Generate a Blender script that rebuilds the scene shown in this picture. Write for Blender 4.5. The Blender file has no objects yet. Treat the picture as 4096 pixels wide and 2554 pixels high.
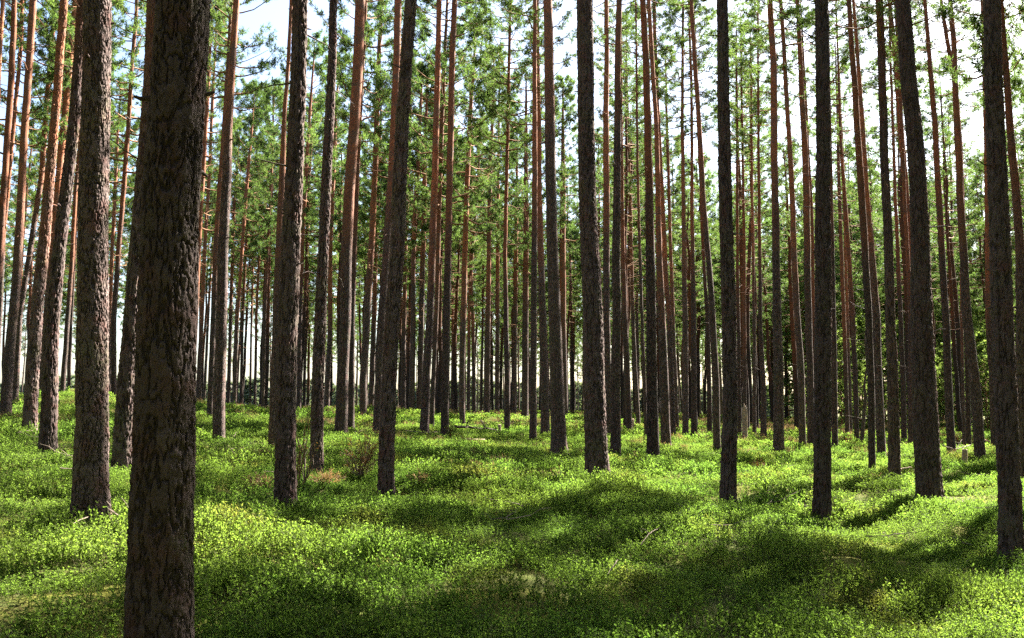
# Pine forest in low sun: traced trunks at their real distances, stand behind, blueberry floor
FILL_N=183
FAR_N=280
SKY_STR=0.05
EXPO=3.12
DUST=2.0
SUN_E=42
DEN=False
DENSE={}
SHADE_PINES=[(18,-3.9,.55),(23.5,-3.9,.55),(29,-3.6,.55),(24.6,-7.47,.7),(30.5,-7.8,.45),(20.5,-4.6,.6)]

TREES = [
('A1',3.58,(377,1690,164),[(1512,378,162),(1256,377,153),(1006,387,144),(756,392,142),(600,396,140),(500,400,136),(300,411,131),(150,419,131),(0,425,131)]),
('A2',11.64,(287,1123,50),[(1006,296,46),(756,314,40),(500,330,38),(350,345,38),(200,356,36),(0,366,34)]),
('A3',7.13,(216,1240,92),[(1130,213,84),(1006,214,77),(756,218,76),(500,223,74),(300,229,70),(150,234,67),(0,239,65)]),
('A4',13.72,(113,1076,42),[(906,119,37),(756,128,34),(600,142,30),(400,164,28),(200,185,26),(0,198,21)]),
('A5',17.44,(71,1022,37),[(906,76,31),(756,88,28),(600,101,29),(450,112,24),(300,128,19),(150,141,20),(0,152,18)]),
('A6',35.27,(100,948,17),[(756,109,17),(600,123,17),(400,141,18),(200,158,18),(0,177,18)]),
('A7',23.87,(-32,1010,18),[(500,3,16),(400,12,16),(250,22,16),(100,31,16),(0,36,11)]),
('A8',26.67,(-45,1000,16),[(500,-18,14),(100,1,11),(0,5,9)]),
('A9',32.39,(-14,990,12),[(550,7,10),(400,22,10),(250,35,10),(100,47,10),(0,51,9)]),
('A10',22.08,(13,991,29),[(906,16,27),(756,27,25),(600,40,21),(450,49,20),(300,59,18),(150,69,18),(0,79,17)]),
('A11',66.62,(30,950,9),[(756,43,8),(600,52,9),(450,64,10),(350,74,11),(250,87,12),(150,96,12),(0,105,10)]),
('A12',36.13,(37,938,14),[(756,47,14),(600,72,15),(425,96,13),(200,112,12),(0,130,11)]),
('A13',50.97,(106,950,12),[(650,120,11),(500,132,11),(400,146,11),(300,156,10),(175,167,10),(0,182,9)]),
('A14',33.49,(148,932,13),[(756,161,12),(600,172,11),(450,180,10),(250,195,9),(0,212,8)]),
('A15',46.38,(163,933,8),[(756,168,7),(500,182,7),(0,215,5)]),
('A16',61.50,(259,948,9),[(756,262,8),(600,266,9),(400,272,9),(250,274,12),(100,282,14),(0,288,11)]),
('A17',55.64,(254,944,9),[(756,258,9),(450,273,11),(300,281,12),(200,288,12),(100,296,12),(0,302,9)]),
('A18',37.98,(270,942,14),[(756,269,13),(600,281,12),(450,293,12),(350,300,11),(200,310,10),(0,323,8)]),
('A19',42.87,(451,957,15),[(756,462,13),(600,469,13),(450,478,13),(300,486,14),(150,496,14),(0,504,13)]),
('A20',19.40,(518,1043,30),[(906,520,29),(756,524,27),(600,530,25),(450,537,23),(300,543,20),(150,551,17),(0,561,15)]),
('A21',32.91,(497,990,16),[(756,506,15),(600,511,13),(450,520,12),(300,531,10),(0,548,8)]),
('A22',49.96,(468,952,12),[(756,477,11),(550,488,9),(300,500,7),(0,512,6)]),
('A23',83.96,(483,953,7),[(756,492,7),(500,508,6),(250,528,6),(0,545,5)]),
('A24',64.30,(540,965,10),[(756,546,8),(500,554,8),(350,565,9),(250,575,9),(100,585,9),(0,592,8)]),
('A25',57.30,(555,968,11),[(756,562,8),(600,573,8),(450,583,9),(300,596,9),(175,604,9),(0,617,7)]),
('A26',69.18,(570,970,8),[(756,574,7),(500,587,6),(250,608,6),(0,628,5)]),
('A27',77.05,(592,972,6),[(756,596,5),(400,612,5),(0,634,4)]),
('A28',71.54,(603,972,7),[(756,607,7),(400,624,6),(0,645,5)]),
('A29',59.68,(622,974,9),[(756,627,8),(400,643,6),(0,664,5)]),
('B1',9.72,(675,1210,51),[(1056,676,47),(906,678,47),(756,682,45),(600,687,43),(450,693,42),(300,699,36),(150,705,36),(0,708,35)]),
('B2',19.92,(645,1064,21),[(906,650,22),(756,655,21),(600,661,20),(400,669,14),(300,673,10),(200,679,9),(0,690,8)]),
('B3',14.15,(750,1126,33),[(1056,750,29),(906,754,28),(756,759,26),(600,764,24),(450,771,23),(300,777,22),(150,785,20),(0,790,17)]),
('B4',23.86,(808,1024,31),[(906,811,28),(756,818,26),(600,821,26),(450,828,26),(300,838,25),(150,848,25),(0,853,24)]),
('B5',30.68,(831,1018,16),[(906,832,15),(756,834,13),(500,843,11),(300,852,9),(0,866,8)]),
('B6',26.73,(890,1036,18),[(906,897,19),(756,904,19),(600,915,19),(450,924,19),(300,932,19),(150,939,19),(0,943,15)]),
('B7',12.15,(914,1168,40),[(1056,916,35),(906,922,33),(756,931,34),(600,940,33),(450,946,34),(300,953,29),(200,959,29),(100,968,26),(0,975,27)]),
('B8',29.39,(1005,1021,23),[(906,1009,20),(756,1018,17),(600,1023,17),(450,1029,16),(300,1033,15),(150,1037,13),(0,1040,12)]),
('B9',36.28,(1022,1016,12),[(906,1026,11),(756,1033,11),(450,1042,10),(300,1046,10),(150,1052,11),(0,1059,8)]),
('B10',29.09,(1053,1029,20),[(906,1055,19),(756,1057,19),(600,1061,16),(450,1064,15),(300,1068,15),(150,1071,15),(0,1077,12)]),
('B11',41.15,(1095,1003,14),[(906,1093,14),(756,1097,15),(600,1101,13),(450,1105,12),(300,1112,10),(150,1122,9),(0,1128,6)]),
('B12',53.37,(1153,984,14),[(756,1156,12),(550,1158,10),(400,1161,9),(250,1167,8),(0,1176,6)]),
('B13',35.45,(1201,1022,15),[(906,1201,14),(756,1198,12),(600,1196,9),(450,1199,8),(300,1203,8),(150,1205,7),(0,1209,6)]),
('B14',49.96,(707,978,12),[(756,711,9),(550,718,9),(400,726,10),(250,735,11),(150,743,11),(0,757,9)]),
('B15',55.77,(774,969,13),[(756,782,12),(600,781,11),(400,790,10),(250,796,10),(150,804,10),(0,812,8)]),
('B16',87.08,(806,962,8),[(756,808,8),(450,811,8),(300,814,8),(150,819,8),(0,826,7)]),
('B17',37.21,(859,994,18),[(906,860,18),(756,868,17),(600,878,15),(450,886,14),(300,892,12),(150,896,11),(75,901,10),(0,905,8)]),
('B18',55.54,(878,968,14),[(756,886,12),(600,889,10),(450,896,9),(300,901,9),(0,912,7)]),
('B19',48.73,(974,974,17),[(756,979,10),(650,978,11),(500,983,10),(400,989,10),(300,994,9),(0,1012,6)]),
('B20',48.77,(993,985,14),[(756,998,13),(650,1000,12),(500,1004,12),(350,1007,12),(225,1011,11),(0,1021,7)]),
('B21',55.54,(953,973,14),[(756,957,10),(650,959,9),(550,961,8),(300,971,7),(0,985,5)]),
('B22',62.70,(1032,977,11),[(756,1034,9),(650,1038,9),(450,1046,8),(0,1062,6)]),
('B23',64.30,(1123,980,10),[(756,1120,8),(650,1115,7),(550,1122,7),(450,1130,7),(0,1150,4)]),
('B24',74.77,(1140,981,6),[(756,1143,6),(400,1150,5),(0,1160,4)]),
('B25',55.77,(1177,986,12),[(756,1178,10),(500,1179,8),(250,1182,6),(0,1188,5)]),
('B26',73.29,(1070,981,6),[(756,1072,5),(400,1081,5),(0,1096,4)]),
('B27',73.29,(1078,981,6),[(756,1080,5),(400,1090,5),(0,1104,4)]),
('B28',65.21,(1109,981,9),[(756,1111,8),(400,1118,7),(0,1130,5)]),
('C1',30.14,(1262,1039,18),[(906,1263,16),(756,1264,15),(600,1265,14),(450,1266,13),(300,1266,12),(150,1266,10),(0,1267,9)]),
('C2',59.13,(1217,985,11),[(756,1220,11),(500,1223,9),(250,1226,7),(0,1230,6)]),
('C3',50.12,(1243,987,17),[(756,1244,15),(500,1246,12),(250,1246,9),(0,1246,7)]),
('C4',21.95,(1324,1062,38),[(906,1319,32),(756,1314,29),(600,1308,27),(450,1304,25),(300,1302,25),(150,1300,23),(0,1297,20)]),
('C5',53.96,(1338,989,15),[(756,1333,15),(600,1332,15),(450,1333,15),(300,1333,15),(150,1333,14),(0,1330,12)]),
('C6',33.51,(1291,1023,22),[(906,1290,20),(756,1285,18),(600,1280,15),(450,1277,13),(300,1276,11),(150,1274,9),(0,1272,7)]),
('C7',14.78,(1415,1126,57),[(1056,1412,52),(906,1408,48),(756,1405,45),(600,1397,44),(450,1391,40),(300,1389,39),(150,1387,38),(0,1385,38)]),
('C8',32.00,(1442,1042,18),[(906,1440,16),(756,1436,16),(600,1436,16),(450,1436,15),(300,1435,14),(150,1437,12),(0,1436,9)]),
('C9',21.29,(1458,1089,26),[(906,1458,23),(756,1460,21),(600,1459,19),(450,1460,18),(300,1462,17),(150,1463,15),(0,1466,13)]),
('C10',41.41,(1490,1019,16),[(906,1486,15),(756,1479,14),(600,1475,10),(450,1473,9),(0,1469,6)]),
('C11',21.59,(1547,1087,31),[(906,1544,26),(756,1542,24),(600,1541,22),(450,1537,19),(300,1534,17),(150,1531,17),(0,1523,13)]),
('C12',29.61,(1577,1051,24),[(906,1573,23),(756,1566,18),(600,1560,15),(450,1557,12),(300,1554,11),(0,1536,9)]),
('C13',38.75,(1594,1032,14),[(756,1585,13),(650,1576,13),(500,1569,12),(350,1562,11),(250,1557,9),(0,1548,7)]),
('C14',45.48,(1604,1022,10),[(756,1594,9),(600,1588,8),(400,1583,8),(0,1571,5)]),
('C15',38.02,(1623,1034,15),[(906,1624,15),(756,1622,13),(600,1620,11),(450,1618,9),(300,1616,8),(150,1617,7),(0,1618,5)]),
('C16',38.61,(1644,1032,16),[(756,1643,13),(600,1640,9),(450,1639,8),(250,1638,7),(0,1632,5)]),
('C17',29.54,(1698,1063,18),[(906,1695,18),(756,1687,14),(600,1676,13),(500,1668,12),(400,1662,11),(300,1656,11),(200,1649,11),(100,1642,10),(0,1636,8)]),
('C18',40.50,(1681,1032,13),[(906,1679,11),(756,1675,10),(650,1669,8),(500,1662,8),(0,1642,5)]),
('C19',13.31,(1723,1199,38),[(1056,1726,36),(906,1729,34),(756,1728,31),(600,1723,33),(450,1719,31),(300,1716,29),(150,1713,27),(0,1712,25)]),
('C20',41.00,(1752,1037,10),[(756,1748,9),(600,1746,7),(400,1745,6),(200,1744,6),(0,1744,4)]),
('C21',42.68,(1764,1033,10),[(756,1763,9),(600,1762,7),(400,1759,6),(125,1755,5),(0,1754,4)]),
('C22',41.41,(1786,1037,10),[(906,1786,9),(756,1785,7),(600,1784,6),(450,1781,6),(300,1780,6),(150,1779,5),(0,1781,4)]),
('C23',38.23,(1808,1039,16),[(906,1808,13),(756,1801,9),(600,1800,8),(450,1798,7),(300,1796,6),(150,1795,5),(0,1794,4)]),
('C24',38.35,(1530,1040,8),[(756,1520,8),(600,1515,7),(400,1510,6),(0,1506,4)]),
('C25',50.08,(1512,1010,10),[(756,1499,9),(500,1494,7),(0,1488,5)]),
('D1',27.67,(1844,1068,27),[(906,1843,25),(756,1840,20),(600,1838,19),(450,1836,17),(300,1834,16),(150,1832,17),(0,1823,12)]),
('D2',30.97,(1901,1064,17),[(906,1897,17),(756,1889,15),(600,1880,14),(450,1874,13),(300,1866,11),(150,1857,10),(0,1848,9)]),
('D3',33.57,(1920,1056,16),[(906,1919,19),(756,1916,18),(600,1912,18),(450,1909,16),(300,1903,15),(150,1897,11),(0,1888,9)]),
('D4',41.22,(1928,1042,9),[(756,1925,8),(600,1925,8),(500,1922,7),(350,1914,6),(250,1910,6),(125,1902,6),(0,1897,5)]),
('D5',12.71,(1946,1222,41),[(1056,1948,40),(906,1949,39),(756,1948,39),(600,1948,38),(450,1948,34),(300,1950,33),(150,1951,33),(0,1949,32)]),
('D6',30.99,(1977,1067,16),[(906,1975,14),(756,1972,12),(600,1970,11),(300,1964,10),(0,1958,8)]),
('D7',39.70,(2029,1044,12),[(906,2026,12),(756,2021,12),(650,2014,11),(500,2003,9),(375,1994,8),(250,1989,6),(0,1980,3)]),
('D8',46.91,(2007,1029,11),[(906,2003,10),(756,1998,10),(500,1990,9),(250,1983,7),(0,1976,5)]),
('D9',49.74,(2015,1027,8),[(906,2012,7),(756,2008,7),(500,1999,6),(0,1985,4)]),
('D10',22.94,(2065,1114,17),[(906,2063,19),(756,2057,20),(600,2048,19),(450,2040,17),(300,2030,15),(150,2020,14),(0,2009,10)]),
('D11',27.53,(2088,1079,22),[(906,2080,20),(756,2075,20),(600,2064,17),(450,2052,13),(300,2044,13),(150,2031,9),(0,2018,6)]),
('D12',18.77,(2119,1139,31),[(906,2113,25),(756,2108,22),(600,2103,21),(450,2098,20),(300,2093,20),(150,2088,19),(0,2081,16)]),
('D13',37.61,(2141,1049,14),[(906,2139,13),(756,2133,12),(600,2125,9),(450,2118,8),(300,2113,7),(125,2108,6),(0,2105,5)]),
('D14',34.94,(2158,1055,16),[(906,2157,15),(756,2159,15),(600,2154,17),(450,2145,19),(300,2132,21),(150,2122,18),(0,2108,15)]),
('D15',13.92,(2202,1182,63),[(1056,2196,61),(906,2189,58),(756,2185,52),(600,2181,42),(450,2175,41),(300,2163,40),(150,2149,37),(0,2136,33)]),
('D16',30.12,(2253,1070,22),[(906,2245,19),(756,2239,17),(600,2230,16),(450,2223,15),(300,2215,15),(150,2202,11),(0,2189,8)]),
('D17',34.86,(2294,1062,12),[(906,2291,14),(756,2287,14),(600,2283,13),(450,2277,12),(300,2270,12),(200,2262,12),(100,2243,15),(0,2229,8)]),
('D18',25.38,(2322,1089,28),[(906,2309,27),(756,2292,25),(600,2284,18),(450,2272,17),(350,2267,17),(200,2259,14),(100,2256,14),(0,2248,10)]),
('D19',33.69,(2354,1064,14),[(906,2349,17),(756,2343,14),(500,2338,13),(0,2325,9)]),
('D20',10.01,(2396,1302,57),[(1206,2394,55),(1056,2389,53),(906,2383,54),(756,2376,50),(600,2370,50),(450,2363,45),(300,2355,45),(150,2352,43),(0,2350,41)]),
('D21',18.69,(2425,1150,26),[(906,2418,24),(600,2412,22),(450,2404,18),(300,2392,17),(150,2383,15),(0,2373,10)]),
('D22',34.51,(2170,1060,13),[(900,2165,12),(600,2150,10),(0,2120,8)]),
('D23',37.30,(2283,1058,9),[(906,2281,8),(600,2274,7),(0,2252,5)]),
]
import bpy, math, random
import numpy as np
from mathutils import Vector, Matrix, Euler
random.seed(7); RNG=np.random.default_rng(11)
C=bpy.context.scene.collection
PI=math.pi
# ------------------------------------------------------------------ camera model
F=2017.0; CX=1212.5; CY=756.0; HZ=955.0
PITCH=math.atan((HZ-CY)/F); CP,SP=math.cos(PITCH),math.sin(PITCH)
EYE=2.0
def ray(px,py):
    a=(px-CX)/F; b=-(py-CY)/F
    return np.array([a, CP-b*SP, SP+b*CP])
def at(px,py,Y):
    d=ray(px,py); k=Y/d[1]
    return np.array([d[0]*k, Y, EYE+d[2]*k]), k          # k = depth along the lens axis
# ------------------------------------------------------------------ value noise (numpy)
def _h(ix,iy,iz,s):
    n=(ix*374761393+iy*668265263+iz*2147483647+s*1274126177)&0xffffffff
    n=((n^(n>>13))*1274126177)&0xffffffff
    n=((n^(n>>16))*2246822519)&0xffffffff
    return ((n^(n>>15))&0xffffff)/16777215.0
def vn(x,y,z,s=0):
    x=np.asarray(x,float);y=np.asarray(y,float);z=np.asarray(z,float)
    x,y,z=np.broadcast_arrays(x,y,z)
    ix=np.floor(x).astype(np.int64);iy=np.floor(y).astype(np.int64);iz=np.floor(z).astype(np.int64)
    fx=x-ix;fy=y-iy;fz=z-iz
    fx=fx*fx*(3-2*fx);fy=fy*fy*(3-2*fy);fz=fz*fz*(3-2*fz)
    r=0
    for a in (0,1):
        for b in (0,1):
            for c in (0,1):
                w=(fx if a else 1-fx)*(fy if b else 1-fy)*(fz if c else 1-fz)
                r=r+w*_h(ix+a,iy+b,iz+c,s)
    return r*2-1
def fbm(x,y,z,s=0,o=4):
    r=0;a=1;t=0
    for i in range(o):
        r=r+a*vn(x*2**i,y*2**i,z*2**i,s+i);t+=a;a*=.5
    return r/t
# ------------------------------------------------------------------ terrain
_TB=[];
for t in TREES:
    p,_=at(t[2][0],t[2][1],t[1]); _TB.append((p[0]/t[1],math.log(t[1]),p[2]))
# extra control points (behind the traced stand, beside and under the camera)
for u_,Y_,z_ in [(-.6,110,1.6),(-.3,110,.9),(0,115,.5),(.3,110,.1),(.6,110,-.2),(-.9,30,2.3),(-.9,8,1.3),(.9,8,.3),(.9,30,.1),(0,3,.62),(-.5,3,.8),(.5,3,.45),
                 (-.1,6.6,.62),(.15,6.2,.5),(.35,6.2,.42),(.5,6.5,.45),(-.05,9,.78),(.1,8.6,.62)]:
    _TB.append((u_,math.log(Y_),z_))
_TB=np.array(_TB)
def _ker(u,l,bu,bl,val,eps):
    out=np.empty_like(u); flat=u.ravel(); fl=l.ravel(); o=out.ravel()
    for i in range(0,len(flat),20000):
        k=np.exp(-((flat[i:i+20000,None]-_TB[None,:,0])/bu)**2/2-((fl[i:i+20000,None]-_TB[None,:,1])/bl)**2/2)
        o[i:i+20000]=(k@val)/(k.sum(1)+eps)
    return o.reshape(u.shape)
def _micro(x,y):
    k=np.clip(1-(y-30)/60,0.3,1)
    return k*(.25*fbm(x/2.7,y/2.3,0*x,5,3)+.06*fbm(x/.6,y/.7,0*x,9,2))
_bx=_TB[:,0]*np.exp(_TB[:,1]); _by=np.exp(_TB[:,1])
_gk=lambda u,l:np.exp(-((u[:,None]-_TB[None,:,0])/.032)**2/2-((l[:,None]-_TB[None,:,1])/.075)**2/2)
_co=np.linalg.solve(_gk(_TB[:,0],_TB[:,1])+.04*np.eye(len(_TB)),_TB[:,2]-_ker(_TB[:,0].copy(),_TB[:,1].copy(),.16,.35,_TB[:,2],1e-9)-_micro(_bx,_by))
_co[len(TREES):]*=.3
SINK=.12                                      # the shrubs hide the lowest part of every trunk
def terrain(x,y,micro=True):
    x=np.asarray(x,float);y=np.asarray(y,float)
    Y=np.clip(y,2.6,115); u=np.clip(x/np.maximum(Y,2.6),-1.1,1.1); l=np.log(Y)
    r=np.empty(u.size); uf,lf=u.ravel(),l.ravel()
    for i in range(0,u.size,20000): r[i:i+20000]=_gk(uf[i:i+20000],lf[i:i+20000])@_co
    z=_ker(u,l,.16,.35,_TB[:,2],1e-9)+r.reshape(u.shape)+_micro(x,y)-SINK
    far=np.clip((y-80)/120,0,1); return z-far*far*(3-2*far)*4.0
# ------------------------------------------------------------------ mesh helpers
def mesh_np(name,verts,quads=None,tris=None,smooth=False):
    me=bpy.data.meshes.new(name)
    verts=np.asarray(verts,np.float32)
    nq=0 if quads is None else len(quads); nt=0 if tris is None else len(tris)
    me.vertices.add(len(verts)); me.vertices.foreach_set('co',verts.ravel())
    if nq+nt:
        idx=[]; 
        if nq: idx.append(np.asarray(quads,np.int32).ravel())
        if nt: idx.append(np.asarray(tris,np.int32).ravel())
        idx=np.concatenate(idx)
        me.loops.add(len(idx)); me.loops.foreach_set('vertex_index',idx)
        st=np.concatenate([np.arange(nq)*4,nq*4+np.arange(nt)*3]).astype(np.int32)
        me.polygons.add(nq+nt); me.polygons.foreach_set('loop_start',st)
        me.polygons.foreach_set('use_smooth',np.full(nq+nt,smooth))
    me.update(calc_edges=True); me.validate()
    return me
def attr(me,name,val):
    a=me.attributes.new(name,'FLOAT','POINT'); a.data.foreach_set('value',np.asarray(val,np.float32).ravel())
def obj(name,me,mat=None,parent=None,link=True):
    o=bpy.data.objects.new(name,me)
    if mat is not None and len(me.materials)==0: me.materials.append(mat)
    if link: C.objects.link(o)
    if parent: o.parent=parent
    return o
def empty(name,loc,label=None,cat=None,group=None):
    o=bpy.data.objects.new(name,None); C.objects.link(o); o.location=loc; o.empty_display_size=.3
    tag(o,label,cat,group); return o
def tag(o,label=None,cat=None,group=None,kind=None):
    if label: o['label']=label
    if cat: o['category']=cat
    if group: o['group']=group
    if kind: o['kind']=kind
    return o
def tube(pts,rad,n=6,cap=True):
    """tube along a polyline: verts, quads"""
    pts=np.asarray(pts,float); rad=np.broadcast_to(rad,(len(pts),))
    d=np.gradient(pts,axis=0); d/=np.linalg.norm(d,axis=1)[:,None]+1e-9
    ref=np.where(np.abs(d[:,2:3])<.9,np.array([[0,0,1.]]),np.array([[1.,0,0]]))
    a=np.cross(d,ref); a/=np.linalg.norm(a,axis=1)[:,None]; b=np.cross(d,a)
    th=np.arange(n)*2*PI/n
    v=pts[:,None]+rad[:,None,None]*(np.cos(th)[None,:,None]*a[:,None]+np.sin(th)[None,:,None]*b[:,None])
    q=[]
    m=len(pts); i=np.arange(m-1)[:,None]*n; j=np.arange(n)[None]; j2=(j+1)%n
    q=np.stack([i+j,i+j2,i+n+j2,i+n+j],-1).reshape(-1,4)
    v=v.reshape(-1,3)
    if cap:
        for e,row in ((0,0),(1,(m-1)*n)):
            c=len(v); v=np.vstack([v,pts[0] if e==0 else pts[-1]])
            jj=np.arange(0,n,2) if n%2==0 else None
            if n%2==0:
                q=np.vstack([q,np.stack([np.full(len(jj),c),row+jj,row+(jj+1)%n,row+(jj+2)%n],-1)])
    return v,q
class MB:
    def __init__(s): s.v=[];s.q=[];s.t=[];s.n=0
    def add(s,v,q=None,t=None):
        v=np.asarray(v,float)
        if q is not None and len(q): s.q.append(np.asarray(q)+s.n)
        if t is not None and len(t): s.t.append(np.asarray(t)+s.n)
        s.v.append(v); s.n+=len(v)
    def tube(s,pts,rad,n=6): s.add(*tube(pts,rad,n))
    def mesh(s,name,smooth=False):
        return mesh_np(name,np.vstack(s.v),np.vstack(s.q) if s.q else None,np.vstack(s.t) if s.t else None,smooth)
# ------------------------------------------------------------------ materials
def newmat(name):
    m=bpy.data.materials.new(name); m.use_nodes=True; nt=m.node_tree; nt.nodes.clear()
    out=nt.nodes.new('ShaderNodeOutputMaterial'); return m,nt,out
class N:
    def __init__(s,nt): s.nt=nt
    def __call__(s,t,ins=None,**kw):
        n=s.nt.nodes.new(t)
        for k,v in kw.items(): setattr(n,k,v)
        if ins:
            for k,v in ins.items():
                if isinstance(v,bpy.types.NodeSocket): s.nt.links.new(v,n.inputs[k])
                else: n.inputs[k].default_value=v
        return n
    def math(s,op,a,b=0.0,clamp=False):
        n=s('ShaderNodeMath',{0:a,1:b},operation=op); n.use_clamp=clamp; return n.outputs[0]
    def mix(s,f,a,b,mode='MIX'):
        n=s.nt.nodes.new('ShaderNodeMix'); n.data_type='RGBA'; n.blend_type=mode; n.clamp_factor=True
        for k,v in ((0,f),(6,a),(7,b)):
            if isinstance(v,bpy.types.NodeSocket): s.nt.links.new(v,n.inputs[k])
            else: n.inputs[k].default_value=v if k==0 else (*v,1.0)
        return n.outputs[2]
    def ramp(s,f,lo,hi,clamp=True):
        return s('ShaderNodeMapRange',{0:f,1:lo,2:hi,3:0.0,4:1.0},clamp=clamp).outputs[0]
    def noise(s,vec,scale,detail=3,rough=.55):
        return s('ShaderNodeTexNoise',{'Vector':vec,'Scale':scale,'Detail':detail,'Roughness':rough}).outputs['Fac']
def bark_material(name,near):
    """lower trunk: grey-brown fissured plates; upper trunk: thin orange bark. Object colour R = height (m/20) of the change."""
    m,nt,out=newmat(name); n=N(nt)
    tc=n('ShaderNodeTexCoord').outputs['Object']
    oi=n('ShaderNodeObjectInfo')
    loc=n('ShaderNodeVectorMath',{0:tc,1:oi.outputs['Location']},operation='ADD').outputs[0]
    sep=n('ShaderNodeSeparateXYZ',{0:tc})
    colr=n('ShaderNodeSeparateColor',{0:oi.outputs['Color']})
    str_=n('ShaderNodeMapping',{'Vector':loc,'Scale':(1,1,.28)}).outputs[0]
    strf=n('ShaderNodeMapping',{'Vector':loc,'Scale':(1,1,.45)}).outputs[0]
    nz=n.noise(n('ShaderNodeMapping',{'Vector':loc,'Scale':(1,1,.35)}).outputs[0],2.2,4)
    hgt=n.math('ADD',sep.outputs['Z'],n.math('MULTIPLY',n.math('SUBTRACT',nz,.5),4.5))
    th=n.math('MULTIPLY',colr.outputs[0],20.0)
    up=n.ramp(n.math('SUBTRACT',hgt,th),-1.6,2.2)
    warp=n('ShaderNodeTexNoise',{'Vector':loc,'Scale':9.0,'Detail':2.0}).outputs['Color']
    wv=n('ShaderNodeVectorMath',{0:warp,1:(.06,.06,.06)},operation='MULTIPLY').outputs[0]
    sv=n('ShaderNodeVectorMath',{0:str_,1:wv},operation='ADD').outputs[0]
    vor=n('ShaderNodeTexVoronoi',{'Vector':sv,'Scale':24.0},feature='DISTANCE_TO_EDGE').outputs['Distance']
    vorc=n('ShaderNodeTexVoronoi',{'Vector':sv,'Scale':24.0}).outputs['Color']
    vcs=n('ShaderNodeSeparateColor',{0:vorc}).outputs[0]
    plate=n.ramp(vor,.02,.16)
    if near:
        plate=n('ShaderNodeAttribute',attribute_name='plate').outputs['Fac']
        vcs=n('ShaderNodeAttribute',attribute_name='cell').outputs['Fac']
    fine=n.noise(strf,70,5,.65)
    med=n.noise(loc,7,3)
    grey=n.mix(vcs,(.062,.045,.043),(.138,.104,.100))
    grey=n.mix(n.ramp(med,.50,.68),grey,(.110,.056,.052))
    grey=n.mix(n.math('MULTIPLY',n.ramp(n.noise(loc,3.1,4),.52,.66),n.ramp(fine,.42,.6)),grey,(.10,.10,.055))
    grey=n.mix(n.math('MULTIPLY',n.ramp(fine,.35,.75),.6),grey,(.44,.40,.38),'OVERLAY')
    grey=n.mix(n.math('SUBTRACT',1.0,plate),grey,(.016,.012,.011))
    flake=n('ShaderNodeTexVoronoi',{'Vector':n('ShaderNodeMapping',{'Vector':loc,'Scale':(1,1,.5)}).outputs[0],'Scale':16.0},feature='F1')
    fl=n.ramp(n('ShaderNodeSeparateColor',{0:flake.outputs['Color']}).outputs[0],0,1)
    org=n.mix(fl,(.18,.063,.032),(.28,.108,.053))
    org=n.mix(n.ramp(n.noise(strf,11,4),.5,.72),org,(.14,.055,.03))
    org=n.mix(n.math('MULTIPLY',n.ramp(n.noise(loc,2.1,3),.5,.62),.7),org,(.12,.075,.055))
    col=n.mix(up,grey,org)
    # per tree tint
    col=n.mix(n.math('MULTIPLY',colr.outputs[1],.45),col,(.075,.055,.045))
    col=n.mix(1.0,col,n('ShaderNodeCombineColor',{i_:n.math('ADD',n.math('MULTIPLY',colr.outputs[2],.8),.6) for i_ in (0,1,2)}).outputs[0],'MULTIPLY')
    hb=n.math('ADD',n.math('MULTIPLY',plate,n.math('SUBTRACT',1.0,n.math('MULTIPLY',up,.8))),n.math('MULTIPLY',fine,.55))
    bump=n('ShaderNodeBump',{'Height':hb,'Strength':.9,'Distance':.012})
    b=n('ShaderNodeBsdfPrincipled',{'Base Color':col,'Roughness':.88,'Normal':bump.outputs[0]})
    b.inputs['Specular IOR Level'].default_value=.25
    nt.links.new(b.outputs[0],out.inputs[0]); return m
def leaf_material(name,cols,rough=.5,trans=.5,scale=.35,patch=None,tcol=None):
    """small leaves or needles: diffuse/gloss with light passing through; hue drifts over the ground"""
    m,nt,out=newmat(name); n=N(nt)
    pos=n('ShaderNodeNewGeometry').outputs['Position']
    f=n.ramp(n.noise(pos,scale,3),.35,.65)
    col=n.mix(f,cols[0],cols[1])
    r=n('ShaderNodeNewGeometry').outputs['Random Per Island']
    col=n.mix(n.math('MULTIPLY',r,.6),col,cols[2])
    if patch is not None:
        col=n.mix(n.math('MULTIPLY',n.ramp(n.noise(pos,patch[1],4),patch[2],patch[2]+.1),patch[3]),col,patch[0])
    oi=n('ShaderNodeObjectInfo').outputs['Random']
    hs=n('ShaderNodeHueSaturation',{'Color':col,'Saturation':1.0,'Value':n.math('ADD',.78,n.math('MULTIPLY',oi,.45))}).outputs[0]
    tc=n.mix(1.0,hs,tcol or (1.5,1.55,.75),'MULTIPLY')
    b=n('ShaderNodeBsdfPrincipled',{'Base Color':hs,'Roughness':rough}); b.inputs['Specular IOR Level'].default_value=.10
    t=n('ShaderNodeBsdfTranslucent',{'Color':tc})
    mx=n('ShaderNodeMixShader',{0:trans,1:b.outputs[0],2:t.outputs[0]})
    nt.links.new(mx.outputs[0],out.inputs[0]); return m
def plain(name,a,b_,scale=8,rough=.85,stretch=(1,1,1),bump=.3):
    m,nt,out=newmat(name); n=N(nt)
    tc=n('ShaderNodeMapping',{'Vector':n('ShaderNodeTexCoord').outputs['Object'],'Scale':stretch}).outputs[0]
    f=n.noise(tc,scale,5); col=n.mix(n.ramp(f,.3,.7),a,b_)
    bp=n('ShaderNodeBump',{'Height':n.noise(tc,scale*4,4),'Strength':bump,'Distance':.01})
    b=n('ShaderNodeBsdfPrincipled',{'Base Color':col,'Roughness':rough,'Normal':bp.outputs[0]}); b.inputs['Specular IOR Level'].default_value=.25
    nt.links.new(b.outputs[0],out.inputs[0]); return m
M_BN=bark_material('bark_plated',True); M_BF=bark_material('bark',False)
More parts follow.
